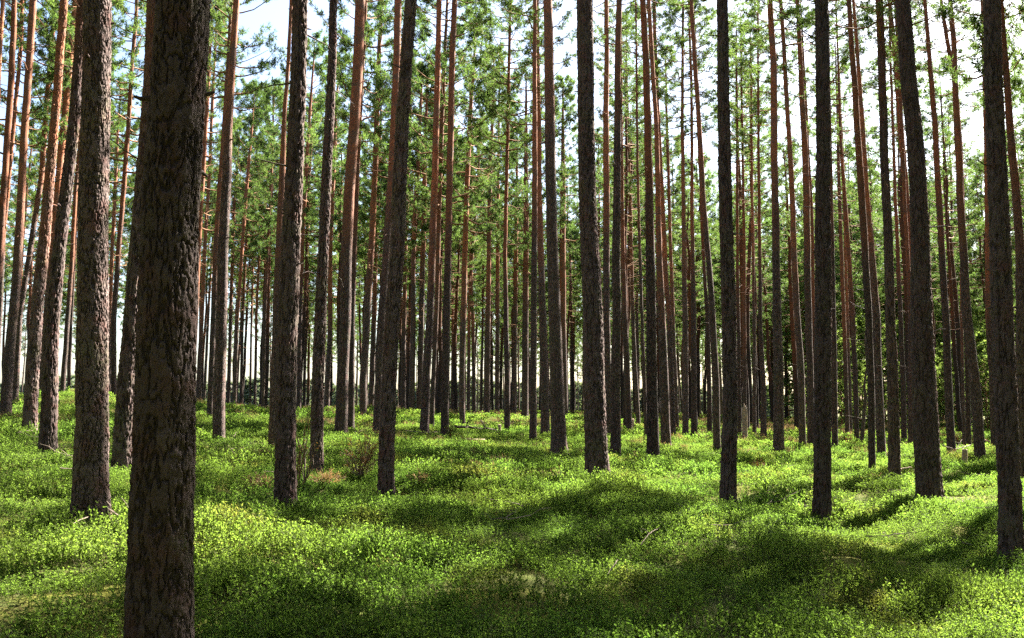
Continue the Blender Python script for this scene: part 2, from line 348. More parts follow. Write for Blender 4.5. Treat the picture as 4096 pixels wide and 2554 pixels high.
M_NEED=leaf_material('pine_needles',[(.056,.094,.032),(.080,.114,.034),(.044,.070,.038)],.5,.52,.12,tcol=(1.85,2.0,1.05))
M_SPR=leaf_material('understory_leaves',[(.085,.13,.04),(.11,.15,.042),(.06,.09,.035)],.5,.6,.3,tcol=(2.2,2.2,1.3))
M_BLUE=leaf_material('blueberry_leaves',[(.058,.112,.018),(.085,.122,.020),(.105,.150,.034)],.6,.58,.42,patch=((.14,.11,.032),.75,.58,.5),tcol=(2.15,2.3,1.6))
M_STEM=plain('green_stem',(.05,.07,.02),(.09,.07,.03),30)
M_DRY=leaf_material('dry_foliage',[(.16,.07,.03),(.22,.12,.045),(.12,.09,.04)],.7,.25,1.2)
M_STRAW=leaf_material('dry_grass',[(.30,.22,.12),(.34,.24,.10),(.22,.13,.06)],.7,.3,1.2,tcol=(1.1,1.05,.9))
M_TWIG=plain('dead_twig',(.13,.10,.08),(.24,.19,.15),20)
M_WOOD=plain('weathered_wood',(.30,.22,.15),(.46,.36,.25),6,.8,(6,6,1))
M_LIMB=plain('limb_bark',(.14,.075,.04),(.26,.13,.06),6)
M_LOG=plain('log_bark',(.06,.045,.035),(.13,.10,.075),12)
def ground_material():
    m,nt,out=newmat('forest_floor'); n=N(nt)
    pos=n('ShaderNodeNewGeometry').outputs['Position']
    a=n.noise(pos,.8,5); b2=n.noise(pos,6,5); c=n.noise(pos,40,4)
    col=n.mix(n.ramp(b2,.35,.65),(.050,.060,.016),(.075,.095,.018))
    col=n.mix(n.ramp(a,.48,.60),col,(.13,.135,.022))
    col=n.mix(n.math('MULTIPLY',n.ramp(c,.5,.7),.7),col,(.085,.050,.025))
    bp=n('ShaderNodeBump',{'Height':n.math('ADD',c,b2),'Strength':.9,'Distance':.04})
    b=n('ShaderNodeBsdfPrincipled',{'Base Color':col,'Roughness':.95,'Normal':bp.outputs[0]}); b.inputs['Specular IOR Level'].default_value=.1
    nt.links.new(b.outputs[0],out.inputs[0]); return m
# ------------------------------------------------------------------ ground
def ground():
    def ax(a,b,near,k):                       # spacing grows with distance
        p=[0.0]; s=near
        while p[-1]<b: p.append(p[-1]+s); s*=k
        q=[0.0]; s=near
        while q[-1]<a: q.append(q[-1]+s); s*=k
        return np.array(sorted([-v for v in q[1:]]+p))
    xs=ax(500,500,.16,1.022); ys=ax(60,900,.16,1.017)+6
    X,Yg=np.meshgrid(xs,ys); Z=terrain(X,Yg)
    nx,ny=len(xs),len(ys)
    i=np.arange(ny-1)[:,None]*nx; j=np.arange(nx-1)[None]
    q=np.stack([i+j,i+j+1,i+nx+j+1,i+nx+j],-1).reshape(-1,4)
    me=mesh_np('ground',np.stack([X,Yg,Z],-1).reshape(-1,3),q,None,True)
    tag(obj('ground',me,ground_material()),kind='structure',label='mossy forest floor of low hummocks under the pines')
ground()
# ------------------------------------------------------------------ trunks
def trunk_axis(t,H):
    """polyline (metres, world) and radii of a traced pine; ends at height H above its base"""
    name,Y,base,pts=t
    pb,k=at(base[0],base[1],Y)
    P=[];R=[]
    for (y,x,w) in ([(base[1],base[0],base[2])]+list(pts)):
        if y>=base[1] and P: continue
        p,k=at(x,y,Y); P.append(p);R.append(w/2*k/F/math.sqrt(1+((x-CX)/F)**2))
    P=np.array(P);R=np.array(R)
    R=np.minimum.accumulate(np.convolve(np.r_[R[0],R,R[-1]],[.25,.5,.25],'valid')*1.0)
    top=pb[2]+H
    keep=P[:,2]<top-.5; P=P[keep];R=R[keep]
    n=len(P)
    if P[-1,2]<top-.6:
        j=max(0,n-3); s=(P[-1,0]-P[j,0])/max(.5,P[-1,2]-P[j,2]); s=max(-.08,min(.08,s))
        L=top-P[-1,2]; e=[];re=[]
        for q in np.linspace(0,1,7)[1:]:
            e.append([P[-1,0]+s*L*(q-.35*q*q),Y,P[-1,2]+L*q]); re.append(R[-1]*(1-q)**.8*.93+.025)
        P=np.vstack([P,e]);R=np.r_[R,re]
    P=np.vstack([[P[0,0]-(P[1,0]-P[0,0])/(max(.3,P[1,2]-P[0,2]))*.45,Y,pb[2]-.45],P]); R=np.r_[R[0]*1.12,R]
    h=P[:,2]-pb[2]; R=np.minimum(R,R[0]*np.clip((H-h)/(.55*H),0,1.2)**.8+.02)
    return P,R,pb
def resample(P,R,zs):
    return np.interp(zs,P[:,2],P[:,0]),np.interp(zs,P[:,2],P[:,1]),np.interp(zs,P[:,2],R)
def smooth1(a,k):
    if k<2: return a
    ker=np.ones(k)/k; p=np.r_[np.full(k//2,a[0]),a,np.full(k-1-k//2,a[-1])]
    return np.convolve(p,ker,'valid')
def plates(u,v,circ,cw,ch,seed,warp=.5):
    """fissured bark plates on an unrolled trunk: u around (metres, wraps at circ), v up. Returns edge distance 0..1 and a cell value"""
    ncx=max(3,int(round(circ/cw)))
    U=u/circ*ncx; V=v/ch
    th=u/circ*2*PI
    wx=fbm(np.cos(th)*3,np.sin(th)*3,v*7,seed,3); wy=fbm(np.cos(th)*3+9,np.sin(th)*3,v*7,seed+3,3)
    U=U+warp*wx; V=V+warp*wy
    iu=np.floor(U).astype(np.int64);iv=np.floor(V).astype(np.int64)
    f1=np.full(U.shape,9.);f2=np.full(U.shape,9.);cell=np.zeros(U.shape)
    for a in (-1,0,1):
        for b in (-1,0,1):
            cu=(iu+a)%ncx; cv=iv+b
            jx=iu+a+.5+.42*(2*_h(cu,cv,0*cu,seed+1)-1); jy=cv+.5+.42*(2*_h(cu,cv,0*cu,seed+2)-1)
            d=(U-jx)**2+(V-jy)**2
            nc=_h(cu,cv,0*cu,seed+5)
            upd=d<f1; f2=np.where(upd,f1,np.minimum(f2,d)); cell=np.where(upd,nc,cell); f1=np.where(upd,d,f1)
    return np.sqrt(f2)-np.sqrt(f1),cell
def trunk_mesh(P,R,base_z,nseg,dz,seed,ztop_fine,depth=.010,plated=False,flare=.46):
    z0,z1=P[0,2],P[-1,2]; zf=min(z1-.2,ztop_fine)
    zs=np.r_[np.arange(z0,zf,dz),np.arange(zf,z1,max(.5,dz*6)),z1]
    x,y,r=resample(P,R,zs)
    k=max(1,int(.9/dz)); x=np.r_[smooth1(x,k)] if dz<.4 else x
    h=zs-base_z
    r=r*(1+flare*np.exp(-np.maximum(h+.1,-.1)/.22)*.6)
    kx=.014*fbm(zs/.9,0*zs+seed,0*zs,3,3)*np.clip(h,0,1); x=x+kx; y=y+.10*fbm(zs/5,0*zs+seed,0*zs+4,3,2)*np.clip(h/4,0,1)
    th=np.arange(nseg)*2*PI/nseg
    TH,ZZ=np.meshgrid(th,zs); RR=np.repeat(r[:,None],nseg,1); H=np.repeat(h[:,None],nseg,1)
    cx_,sx_=np.cos(TH),np.sin(TH)
    lump=fbm(cx_*1.2+seed,sx_*1.2,ZZ*.9,seed,3)*.05
    root=np.exp(-np.maximum(H,-.3)/.22)*.10*np.cos(TH*4+seed*1.7)
    RR=RR*(1+lump+root)
    plate=None
    if plated:
        circ=2*PI*max(.06,float(r[len(r)//6]))
        u=TH/(2*PI)*circ
        low=np.clip(1-(H-3.5)/6,.25,1)
        R0=circ/2/PI; ax,ay=cx_*R0,sx_*R0
        wx=.022*fbm(ax*9,ay*9,ZZ*7,seed+21,3); 
        fh,fv=(33,9.0) if nseg>200 else (19,4.2)
        fis=np.abs(fbm((ax+wx)*fh,(ay+wx)*fh,(ZZ+2*wx)*fv,seed,4))
        fis2=np.abs(fbm((ax-wx)*20,(ay+wx)*20,(ZZ+wx)*17,seed+11,2))
        e2,c2=plates(u,ZZ,circ,.045,.075,seed+40,1.3)
        e3,c3=plates(u,ZZ,circ,.014,.022,seed+60,1.0)
        patch=fbm(ax*5,ay*5,ZZ*4,seed+31,3)
        plate=np.clip((fis-.015)/.11,0,1)*np.clip((fis2+.03)/.08,0,1); plate=plate*plate*(3-2*plate)
        big=fbm(cx_*2.1,sx_*2.1,ZZ*2.2,seed+7,3)
        cell=.6*c2+.4*c3
        d=depth*.95*low*(plate-.6)+depth*(.35+.4*patch)*(c2-.5)+depth*.5*(c3-.5)-depth*.3*np.clip(1-e2/.12,0,1)+depth*.35*big+depth*.5*vn(ax*170,ay*170,ZZ*130,seed)+depth*.55*vn(ax*80,ay*70,ZZ*40,seed+3)
        d=d-d.mean()
        RR=RR+d
    else:
        RR=RR+depth*.6*fbm(cx_*4,sx_*4,ZZ*5,seed+7,2)
    X=x[:,None]+RR*cx_; Yv=y[:,None]+RR*sx_
    v=np.stack([X-P[0,0]*0,Yv,ZZ],-1).reshape(-1,3)
    n_=len(zs); i=np.arange(n_-1)[:,None]*nseg; j=np.arange(nseg)[None]; j2=(j+1)%nseg
    q=np.stack([i+j,i+j2,i+nseg+j2,i+nseg+j],-1).reshape(-1,4)
    if nseg>=20:
        g=np.random.default_rng(seed+900); sb=MB(); hh=2.4+g.random()
        while hh<min(ztop_fine+2,(z1-z0)*.62):
            hh+=g.uniform(.28,.75)
            for _ in range(g.integers(1,4)):
                a_=g.uniform(0,2*PI); zz=zs[0]+hh+g.uniform(-.05,.05); r0=float(np.interp(zz,zs,r)); c0=np.array([np.interp(zz,zs,x),np.interp(zz,zs,y),zz])
                L_=g.uniform(.02,.07) if g.random()<.72 else g.uniform(.1,.9)*min(1,hh/7)
                dd=np.array([math.cos(a_),math.sin(a_),g.uniform(-.2,.5)]); e=c0+dd*(r0*.8); w_=.013 if L_<.1 else .009
                f=np.linspace(0,1,4)[:,None]; pp=e+dd*(L_+r0*.25)*f; pp[2:]+=g.normal(0,.06*L_,(2,3))
                sb.tube(pp,np.array([w_*1.5,w_,w_*.8,w_*.45]),5)
    at_={}
    if plated: at_={'plate':np.clip(plate+.25*c3,0,1).ravel(),'cell':cell.ravel()}
    if nseg>=20 and sb.n:
        sv=np.vstack(sb.v); q=np.vstack([q,np.vstack(sb.q)+len(v)]); v=np.vstack([v,sv])
        at_={k:np.r_[w,np.full(len(sv),.6)] for k,w in at_.items()}
    return v,q,at_
# ------------------------------------------------------------------ crowns (shared meshes)
def unit(v): return v/(np.linalg.norm(v,axis=-1,keepdims=True)+1e-9)
def crown_proto(seed,L=10.0,Rm=1.75,nb=50,tufts=3,twn=(6,10),blade=(.15,.042),dead=14,nblade=7):
    """needle tufts on twigs on rising limbs, foliage patches with gaps. z=0 is the crown base, z=L the tip."""
    g=np.random.default_rng(seed); lim=MB()
    bpos=[];bdir=[]
    for i in range(nb):
        t=(i+g.random())/nb; t=t**.85
        z=t*L*.985
        prof=Rm*(1-t)**.62*(.55+.75*min(1,t*3.2+.15))*g.uniform(.55,1.25)+.22
        az=i*2.4+g.uniform(-.6,.6)
        elev=math.radians(g.uniform(2,28)+38*t)
        m=6; s=np.linspace(0,1,m)
        dirh=np.array([math.cos(az),math.sin(az)]); perp=np.array([-dirh[1],dirh[0]])
        bend=g.uniform(-.25,.25); up=g.uniform(.05,.3)
        pts=np.stack([dirh[0]*prof*s+perp[0]*bend*prof*s*s,dirh[1]*prof*s+perp[1]*bend*prof*s*s,z+prof*math.tan(elev)*s*.6+up*prof*s*s-.12*prof*np.sin(s*PI)],-1)
        pts[1:]+=g.normal(0,.03,(m-1,3))
        lim.tube(pts,np.linspace(.030*(1.2-t)+.008,.006,m),4)
        nt=g.integers(*twn)
        for k in range(nt):
            sp=g.uniform(.35,1.0)**.75
            p0=np.array([np.interp(sp,s,pts[:,c]) for c in range(3)])
            d=unit(np.array([dirh[0],dirh[1],0])*g.uniform(.2,1)+np.array([perp[0],perp[1],0])*g.uniform(-1.1,1.1)+np.array([0,0,g.uniform(-.1,.75)]))
            ln=g.uniform(.2,.55)*(.6+.4*(1-t))
            p1=p0+d*ln
            lim.tube(np.array([p0,p1]),[.006,.003],3)
            for q in range(tufts):
                f=1-q/tufts*.75
                bpos.append(p0+d*ln*f+g.normal(0,.05,3)); bdir.append(d)
    for i in range(dead):
        z=-g.uniform(.1,4.2); az=g.uniform(0,2*PI); ln=g.uniform(.25,1.3); el=g.uniform(-.25,.45)
        s=np.linspace(0,1,5)
        pts=np.stack([math.cos(az)*ln*s,math.sin(az)*ln*s,z+el*ln*s],-1); pts[1:]+=g.normal(0,.05*ln,(4,3))
        lim.tube(pts,np.linspace(.016,.005,5),4)
        if ln>.6:
            for _ in range(2):
                a=pts[g.integers(2,4)]; lim.tube(np.array([a,a+g.normal(0,.22,3)]),[.006,.003],3)
    bpos=np.array(bpos);bdir=np.array(bdir); n=len(bpos); K=nblade
    P=np.repeat(bpos,K,0); D=unit(np.repeat(bdir,K,0)*.55+g.normal(0,.62,(n*K,3))+np.array([0,0,.18]))
    W=unit(np.cross(D,g.normal(0,1,(n*K,3))))
    ln=blade[0]*g.uniform(.6,1.25,(n*K,1)); wd=blade[1]*g.uniform(.7,1.2,(n*K,1))/2
    a=P; b=P+D*ln*.5+W*wd; c=P+D*ln; d=P+D*ln*.5-W*wd
    v=np.stack([a,b,c,d],1).reshape(-1,3); q=np.arange(n*K*4).reshape(-1,4)
    return mesh_np('crown',v,q),lim.mesh('limbs',True)
CROWNS=[crown_proto(100+i,10,Rm,nb,4,(11,15),(.165,.024),14,12) for i,(Rm,nb) in enumerate([(2.1,64),(1.85,58),(2.35,66),(1.9,56),(2.2,62)])]
THIN=[crown_proto(200+i,10,Rm,nb,4,(9,12),(.165,.023),18,11) for i,(Rm,nb) in enumerate([(1.9,38),(1.6,34),(2.2,36)])]
for c,l in CROWNS+THIN: c.materials.append(M_NEED); l.materials.append(M_LIMB)
LOWRES={}
def add_crown(root,P,R,bz,H,hc,idx,rz,thin=False):
    """P axis in the root's local frame"""
    zb,zt=bz+hc,bz+H
    xb=np.array([np.interp(zb,P[:,2],P[:,c]) for c in (0,1)]); xt=np.array([np.interp(zt,P[:,2],P[:,c]) for c in (0,1)])
    c,l=THIN[idx%len(THIN)] if thin else CROWNS[idx%len(CROWNS)]
    sh=np.eye(4); sz=(H-hc)/10.0; sxy=(.88+.22*((idx*7)%5)/4)*(.88 if thin else 1)
    axis=Vector((xt[0]-xb[0],xt[1]-xb[1],zt-zb)); rot=Vector((0,0,1)).rotation_difference(axis)
    for nm,me in (('crown',c),('limbs',l)):
        o=obj(nm,me,None,root)
        o.rotation_mode='QUATERNION'; o.rotation_quaternion=rot@Euler((0,0,rz)).to_quaternion()
        o.location=(xb[0],xb[1],zb); o.scale=(sxy,sxy,sz)
# ------------------------------------------------------------------ traced pines
ORD=['first','second','third','fourth','fifth','sixth','seventh','eighth','ninth','tenth','eleventh','twelfth','thirteenth','fourteenth','fifteenth','sixteenth','seventeenth','eighteenth','nineteenth','twentieth',
     'twenty-first','twenty-second','twenty-third','twenty-fourth','twenty-fifth','twenty-sixth','twenty-seventh','twenty-eighth','twenty-ninth','thirtieth','thirty-first','thirty-second','thirty-third','thirty-fourth','thirty-fifth','thirty-sixth','thirty-seventh','thirty-eighth','thirty-ninth','fortieth']
MARK=[('A3','thick mossy pine left of the broadest trunk, its right side sunlit'),
 ('A1','broadest foreground pine with rough scaly dark bark, its foot below the picture'),
 ('B1','dark straight pine standing right of the broadest trunk, foot in shaded shrubs'),
 ('B3','knobbly pine with flared reddish foot beside the wispy bare sapling'),
 ('B7','leaning gnarled pine with mossy bark beside the brown juniper bush'),
 ('C4','tapering grey pine, pale rim on its right, left of the thick central trunk'),
 ('C7','thick central pine with deep grey bark fissures and a wide foot'),
 ('C11','grey pine turning orange above, two trunks right of the thick central pine'),
 ('C19','dark straight pine standing alone near the bright right-centre shrubs'),
 ('D5','vertical near-black pine with rough bark and no visible flare'),
 ('D12','grey-footed pine beside the pale fallen stick, just left of the stout leaning one'),
 ('D15','stout black pine leaning left with a broad foot, right of the pale stick'),
 ('D20','thick dark pine with mossy knots standing at the right picture edge')]
mk={a:b for a,b in MARK}
def xat(t,yy=900.):
    a=[t[2]]; pts=[(t[2][1],t[2][0])]+[(p[0],p[1]) for p in t[3]]
    pts.sort(); return float(np.interp(yy,[p[0] for p in pts],[p[1] for p in pts]))
marks=sorted([(xat(t),t[0]) for t in TREES if t[0] in mk])
mx=[m[0] for m in marks]
def gap_phrase(x):
    i=int(np.searchsorted(mx,x))
    if i==0: return 'left of the first thick near trunk'
    if i==len(mx): return 'right of the last thick near trunk'
    return 'between %s and %s thick near trunks'%(ORD[i-1],ORD[i])
LAB=[]   # (x, tier, obj) for the ordinals
TREE_XY=[]
HT={'D12':16.5,'D15':19,'D21':14.5}
def place_tree(P,R,bz,H,hc,idx,lod,name='pine_tree',oz=5.0,tint=.0,thin=False,dark=.5):
    Y=P[0,1]; bz=bz-SINK; root=empty(name,(P[1,0],P[1,1],bz)); off=np.array([P[1,0],P[1,1],bz]); PL=P-off
    g=idx
    if lod==3: v,q,a=trunk_mesh(PL,R,0,260,.009,g,2.6+Y*.53,.0075,True)
    elif lod==2: v,q,a=trunk_mesh(PL,R,0,110,.026,g,min(13,2.4+Y*.52),.015,True)
    elif lod==1: v,q,a=trunk_mesh(PL,R,0,26,.16,g,min(22,2.4+Y*.55),.010,False)
    else: v,q,a=trunk_mesh(PL,R,0,10,.6,g,H,.006,False)
    me=mesh_np('trunk',v,q,None,True)
    for k_,v_ in a.items(): attr(me,k_,v_)
    o=obj('trunk',me,M_BN if lod>=2 else M_BF,root); o.color=(oz/20.,tint,dark,1)
    if hc is not None: add_crown(root,PL,R,0,H,hc,idx,idx*1.3,thin=thin)
    TREE_XY.append((P[1,0],P[1,1])); return root
OZ={'A1':9,'A3':11,'A4':7,'A5':4.5,'A10':4.5,'B1':9.5,'B3':9.5,'B7':11,'C7':12,'C4':9,'C19':11,'D5':13,'D15':12,'D20':12,'D12':10,'B4':6,'C11':6.5,'C9':9}
for i,t in enumerate(TREES):
    g=random.Random(i*13+5)
    H=HT.get(t[0],g.uniform(20.5,24.5))
    P,R,pb=trunk_axis(t,H)
    Y=t[1]; lod=3 if Y<8 else 2 if Y<19 else 1
    thin=(Y<30 or (t[2][0]>CX and Y<50)) and t[0] not in DENSE
    hc=H-(g.uniform(5.5,7.5) if Y<30 else g.uniform(7,9.5) if thin else g.uniform(10,13))
    if t[0] in DENSE: hc=H-11
    if t[0]=='D21': hc=11.5
    oz=OZ.get(t[0],g.uniform(4.5,9))
    r=place_tree(P,R,pb[2],H,hc,i,lod,oz=oz,tint=g.uniform(0,.8) if t[0] not in ('D6',) else 0,thin=thin,dark={'A1':.3,'A3':1.0,'D20':.8,'D5':.6,'D15':.7,'C19':.8,'C7':.9,'B1':.8}.get(t[0],g.uniform(.5,1.3)))
    r['category']='pine tree'
    if t[0] in mk: r['label']=mk[t[0]]
    else: LAB.append((xat(t),0,r,R[1]*2,Y))
    if t[0]=='D6': r.children[0].color=(.0,0,0,1)

def hit(px,py):
    d=ray(px,py); Y=np.geomspace(2.5,200,1500); x=d[0]/d[1]*Y; z=EYE+d[2]/d[1]*Y
    tz=terrain(x,Y); b=np.where(z<tz)[0]
    i=b[0] if len(b) else len(Y)-1
    return np.array([x[i],Y[i],tz[i]])
# ------------------------------------------------------------------ pines filling the stand behind the traced ones
PROTO=[]
for s in range(5):
    g=np.random.default_rng(s+50); H=22.0
    z=np.r_[-.35,np.linspace(0,H,12)]; b=np.cumsum(g.normal(0,.06,13)); b[:2]=0
    P=np.stack([b,np.r_[0,0,np.cumsum(g.normal(0,.06,11))],z],-1)
    R=.135*(1-np.clip(z,0,H)/H)**.62+.018
    v,q,a=trunk_mesh(P,R,0,12,.45,s,H,.008,False)
    me=mesh_np('trunk',v,q,None,True); me.materials.append(M_BF)
    PROTO.append((me,P,R))
FIRST={}
def filler(x,y,k,g,label_it=True,Hs=1.0,thin=False):
    me,P,R=PROTO[k%5]; key=(k%5,thin)
    z=float(terrain(np.array([x]),np.array([y]))[0])
    if key not in FIRST:
        root=empty('pine_tree',(x,y,z)); o=obj('trunk',me,None,root); add_crown(root,P,R,0,22.0,11.5 if thin else 10.0+.6*(k%3),k,g.uniform(0,6),thin)
        FIRST[key]=[root]+list(root.children)
        kids=list(root.children)
    else:
        src=FIRST[key]; root=src[0].copy(); C.objects.link(root); kids=[]
        for c in src[1:]:
            d=c.copy(); C.objects.link(d); d.parent=root; kids.append(d)
    root.location=(x,y,z); sc=g.uniform(.9,1.12)*Hs; w=g.uniform(.8,1.25)
    root.rotation_euler=(g.uniform(-.022,.022),g.uniform(-.022,.022),g.uniform(0,6.28)); root.scale=(w,w,sc)
    for d in kids:
        if d.name.startswith('trunk'): d.color=(g.uniform(3.5,8)/20,g.uniform(0,.9),0,1)
        else:
            s0=1/w*g.uniform(.95,1.15); b0=.95+.1*(k%3); d.scale=(s0*b0,s0*b0,d.scale[2])
    root['category']='pine tree'
    TREE_XY.append((x,y)); return root
g=random.Random(21)
cand=[];XY=list(TREE_XY)
def far_enough(x,y,dmin):
    return all((x-a)**2+(y-b)**2>dmin*dmin for a,b in XY)
n_fill=0;tries=0
while n_fill<FILL_N and tries<20000:
    tries+=1
    Y=g.uniform(30,104)
    u=g.uniform(-.66,.66)
    if g.random()>(Y/104): continue
    if u<-.16 and Y<62 : continue            # the left is already traced up to its ridge
    if u>=-.16 and Y<44: continue
    if u<-.27 and (Y>92 or g.random()<.2): continue
    x=u*Y
    if not far_enough(x,Y,2.5): continue
    r=filler(x,Y,n_fill,g,Hs=1.0 if g.random()<.75 else g.uniform(.6,.8),thin=u>.12 and Y<64); XY.append((x,Y)); n_fill+=1
    px=CX+F*u/(CP)*1.0
    LAB.append((px,1,r,.27,Y))
# unseen pines added so their crowns throw shade bands on the visible ground
OFF=SHADE_PINES
for i,(a_,c_,wf) in enumerate(OFF):         # a_ metres towards the sun, c_ metres across that line, wf crown width
    r=filler(.7314*a_+.682*c_,.682*a_-.7314*c_,i,random.Random(i+900))
    for d in r.children:
        if not d.name.startswith('trunk'): d.scale=(d.scale[0]*wf,d.scale[1]*wf,d.scale[2])
    r.rotation_euler[0]=r.rotation_euler[1]=0; r['category']='pine tree'; r['label']='unseen pine added to cast crown shade on the ground in view'; r['group']='unseen pines added for shade'
# labels of the rest: an order from the left inside each gap between thick near trunks
gaps={}
for L in LAB:
    i=int(np.searchsorted(mx,L[0])); Y=L[4]
    tier='slim' if L[1]==0 and Y<36 else 'thin distant' if L[1]==0 else 'faint far-off'
    gaps.setdefault((i,tier),[]).append(L)
for (i,tier),ls in gaps.items():
    ls.sort(key=lambda a:a[0])
    for k,L in enumerate(ls):
        o=ORD[k] if len(ls)>1 else 'only'
        o=o+' from the left,' if len(ls)>1 else 'the only one,'
        L[2]['label']='%s pine, %s %s'%(tier,o,gap_phrase(L[0]))
        L[2]['group']='%s pines %s'%(tier,gap_phrase(L[0]))
# ------------------------------------------------------------------ understory trees in the right background
UNDER=[crown_proto(300+i,6.0,Rm,46,3,(7,11),(.17,.075),0,8) for i,Rm in enumerate([1.7,1.3,2.1])]
for c,l in UNDER: c.materials.append(M_SPR); l.materials.append(M_LIMB)
TALL=[crown_proto(320+i,6.0,Rm,44,3,(8,12),(.12,.03),0,9) for i,Rm in enumerate([.95,.75])]
for c,l in TALL: c.materials.append(M_NEED); l.materials.append(M_LIMB)
def small_trunk(h):
    m=MB(); m.tube(np.array([[0,0,-.2],[.01,0,h*.3],[.03,.02,h*.65],[.02,.01,h]]),np.array([.045,.038,.025,.008])*h/5,8); return m.mesh('trunk',True)
STR=small_trunk(6.3); STR.materials.append(M_LIMB)
ORDX=ORD+[a+'-'+b for a in ('forty','fifty','sixty') for b in ORD[:9]]; ORDX.insert(49,'fiftieth'); ORDX.insert(59,'sixtieth')
gu=random.Random(5)
spots=[]
for px,Y,h in [(1985,62,6),(2022,55,4.2),(2055,66,8),(2078,58,5),(2100,70,8),(2128,54,4),(2152,64,7),(2172,58,4.5),(2238,56,5),(2262,66,8.5),(2275,52,3.4),(2300,60,6.5),(2325,54,4.5),(2345,68,9),(2365,57,5),(2395,62,7.5),(2425,55,5),(2452,60,8),(2210,74,10),(2130,78,11),(2290,80,12),(2385,80,12),
                (1935,84,9),(2000,88,11),(2060,92,12),(2490,66,9),(2345,92,14),(2250,95,14),(2160,98,14)]:
    spots.append(((px-CX)/F/CP*Y,Y,h,px))
gg_=random.Random(8)
while len(spots)<42:
    px=gg_.uniform(1850,2520); Y=gg_.uniform(76,105)
    if all(abs(px-s_[3])>12 for s_ in spots): spots.append(((px-CX)/F/CP*Y,Y,gg_.uniform(10,19),px))
spots.sort(key=lambda a:a[3])
for i,(x,Y,h,px) in enumerate(spots):
    z=float(terrain(np.array([x]),np.array([float(Y)]))[0])
    r=empty('young_tree',(x,Y,z),'leafy young tree in the green background thicket, %s from the left of them'%ORDX[i],'young tree','young trees of the background thicket')
    r.scale=(h/6*1.0,h/6*1.0,h/6); r.rotation_euler=(0,0,gu.uniform(0,6))
    obj('trunk',STR,None,r).color=(.25,.5,0,1); c,l=UNDER[i%3] if h<9.5 else TALL[i%2]
    o=obj('crown',c,None,r); o.location=(0,0,.25); o2=obj('limbs',l,None,r); o2.location=(0,0,.25)
# ------------------------------------------------------------------ instanced cover (stuff)
def inst_group(coll):
    ng=bpy.data.node_groups.new('scatter','GeometryNodeTree')
    ng.interface.new_socket('Geometry',in_out='INPUT',socket_type='NodeSocketGeometry'); ng.interface.new_socket('Geometry',in_out='OUTPUT',socket_type='NodeSocketGeometry')
    nd=ng.nodes; L=ng.links.new
    gi=nd.new('NodeGroupInput');go=nd.new('NodeGroupOutput')
    ip=nd.new('GeometryNodeInstanceOnPoints'); ci=nd.new('GeometryNodeCollectionInfo')
    ci.inputs['Collection'].default_value=coll; ci.inputs['Separate Children'].default_value=True; ci.inputs['Reset Children'].default_value=True
    def na(nm,ty):
        n=nd.new('GeometryNodeInputNamedAttribute'); n.data_type=ty; n.inputs['Name'].default_value=nm; return n.outputs['Attribute']
    L(gi.outputs[0],ip.inputs['Points']); L(ci.outputs[0],ip.inputs['Instance']); ip.inputs['Pick Instance'].default_value=True
    L(na('idx','INT'),ip.inputs['Instance Index']); L(na('rot','FLOAT_VECTOR'),ip.inputs['Rotation']); L(na('scl','FLOAT_VECTOR'),ip.inputs['Scale'])
    L(ip.outputs[0],go.inputs[0]); return ng
def scatter(name,pos,rot,scl,idx,meshes,mats,label,cat=None):
    me=bpy.data.meshes.new(name); me.vertices.add(len(pos)); me.vertices.foreach_set('co',np.asarray(pos,np.float32).ravel())
    a=me.attributes.new('rot','FLOAT_VECTOR','POINT'); a.data.foreach_set('vector',np.asarray(rot,np.float32).ravel())
    a=me.attributes.new('scl','FLOAT_VECTOR','POINT'); a.data.foreach_set('vector',np.asarray(scl,np.float32).ravel())
    a=me.attributes.new('idx','INT','POINT'); a.data.foreach_set('value',np.asarray(idx,np.int32))
    me.update()
    col=bpy.data.collections.new(name+'_source')
    for i,m in enumerate(meshes):
        o=bpy.data.objects.new('%s_%03d'%(name+'_tuft',i),m); col.objects.link(o)
    o=bpy.data.objects.new(name,me); C.objects.link(o)
    md=o.modifiers.new('scatter','NODES'); md.node_group=inst_group(col)
    tag(o,label,cat,kind='stuff'); return o
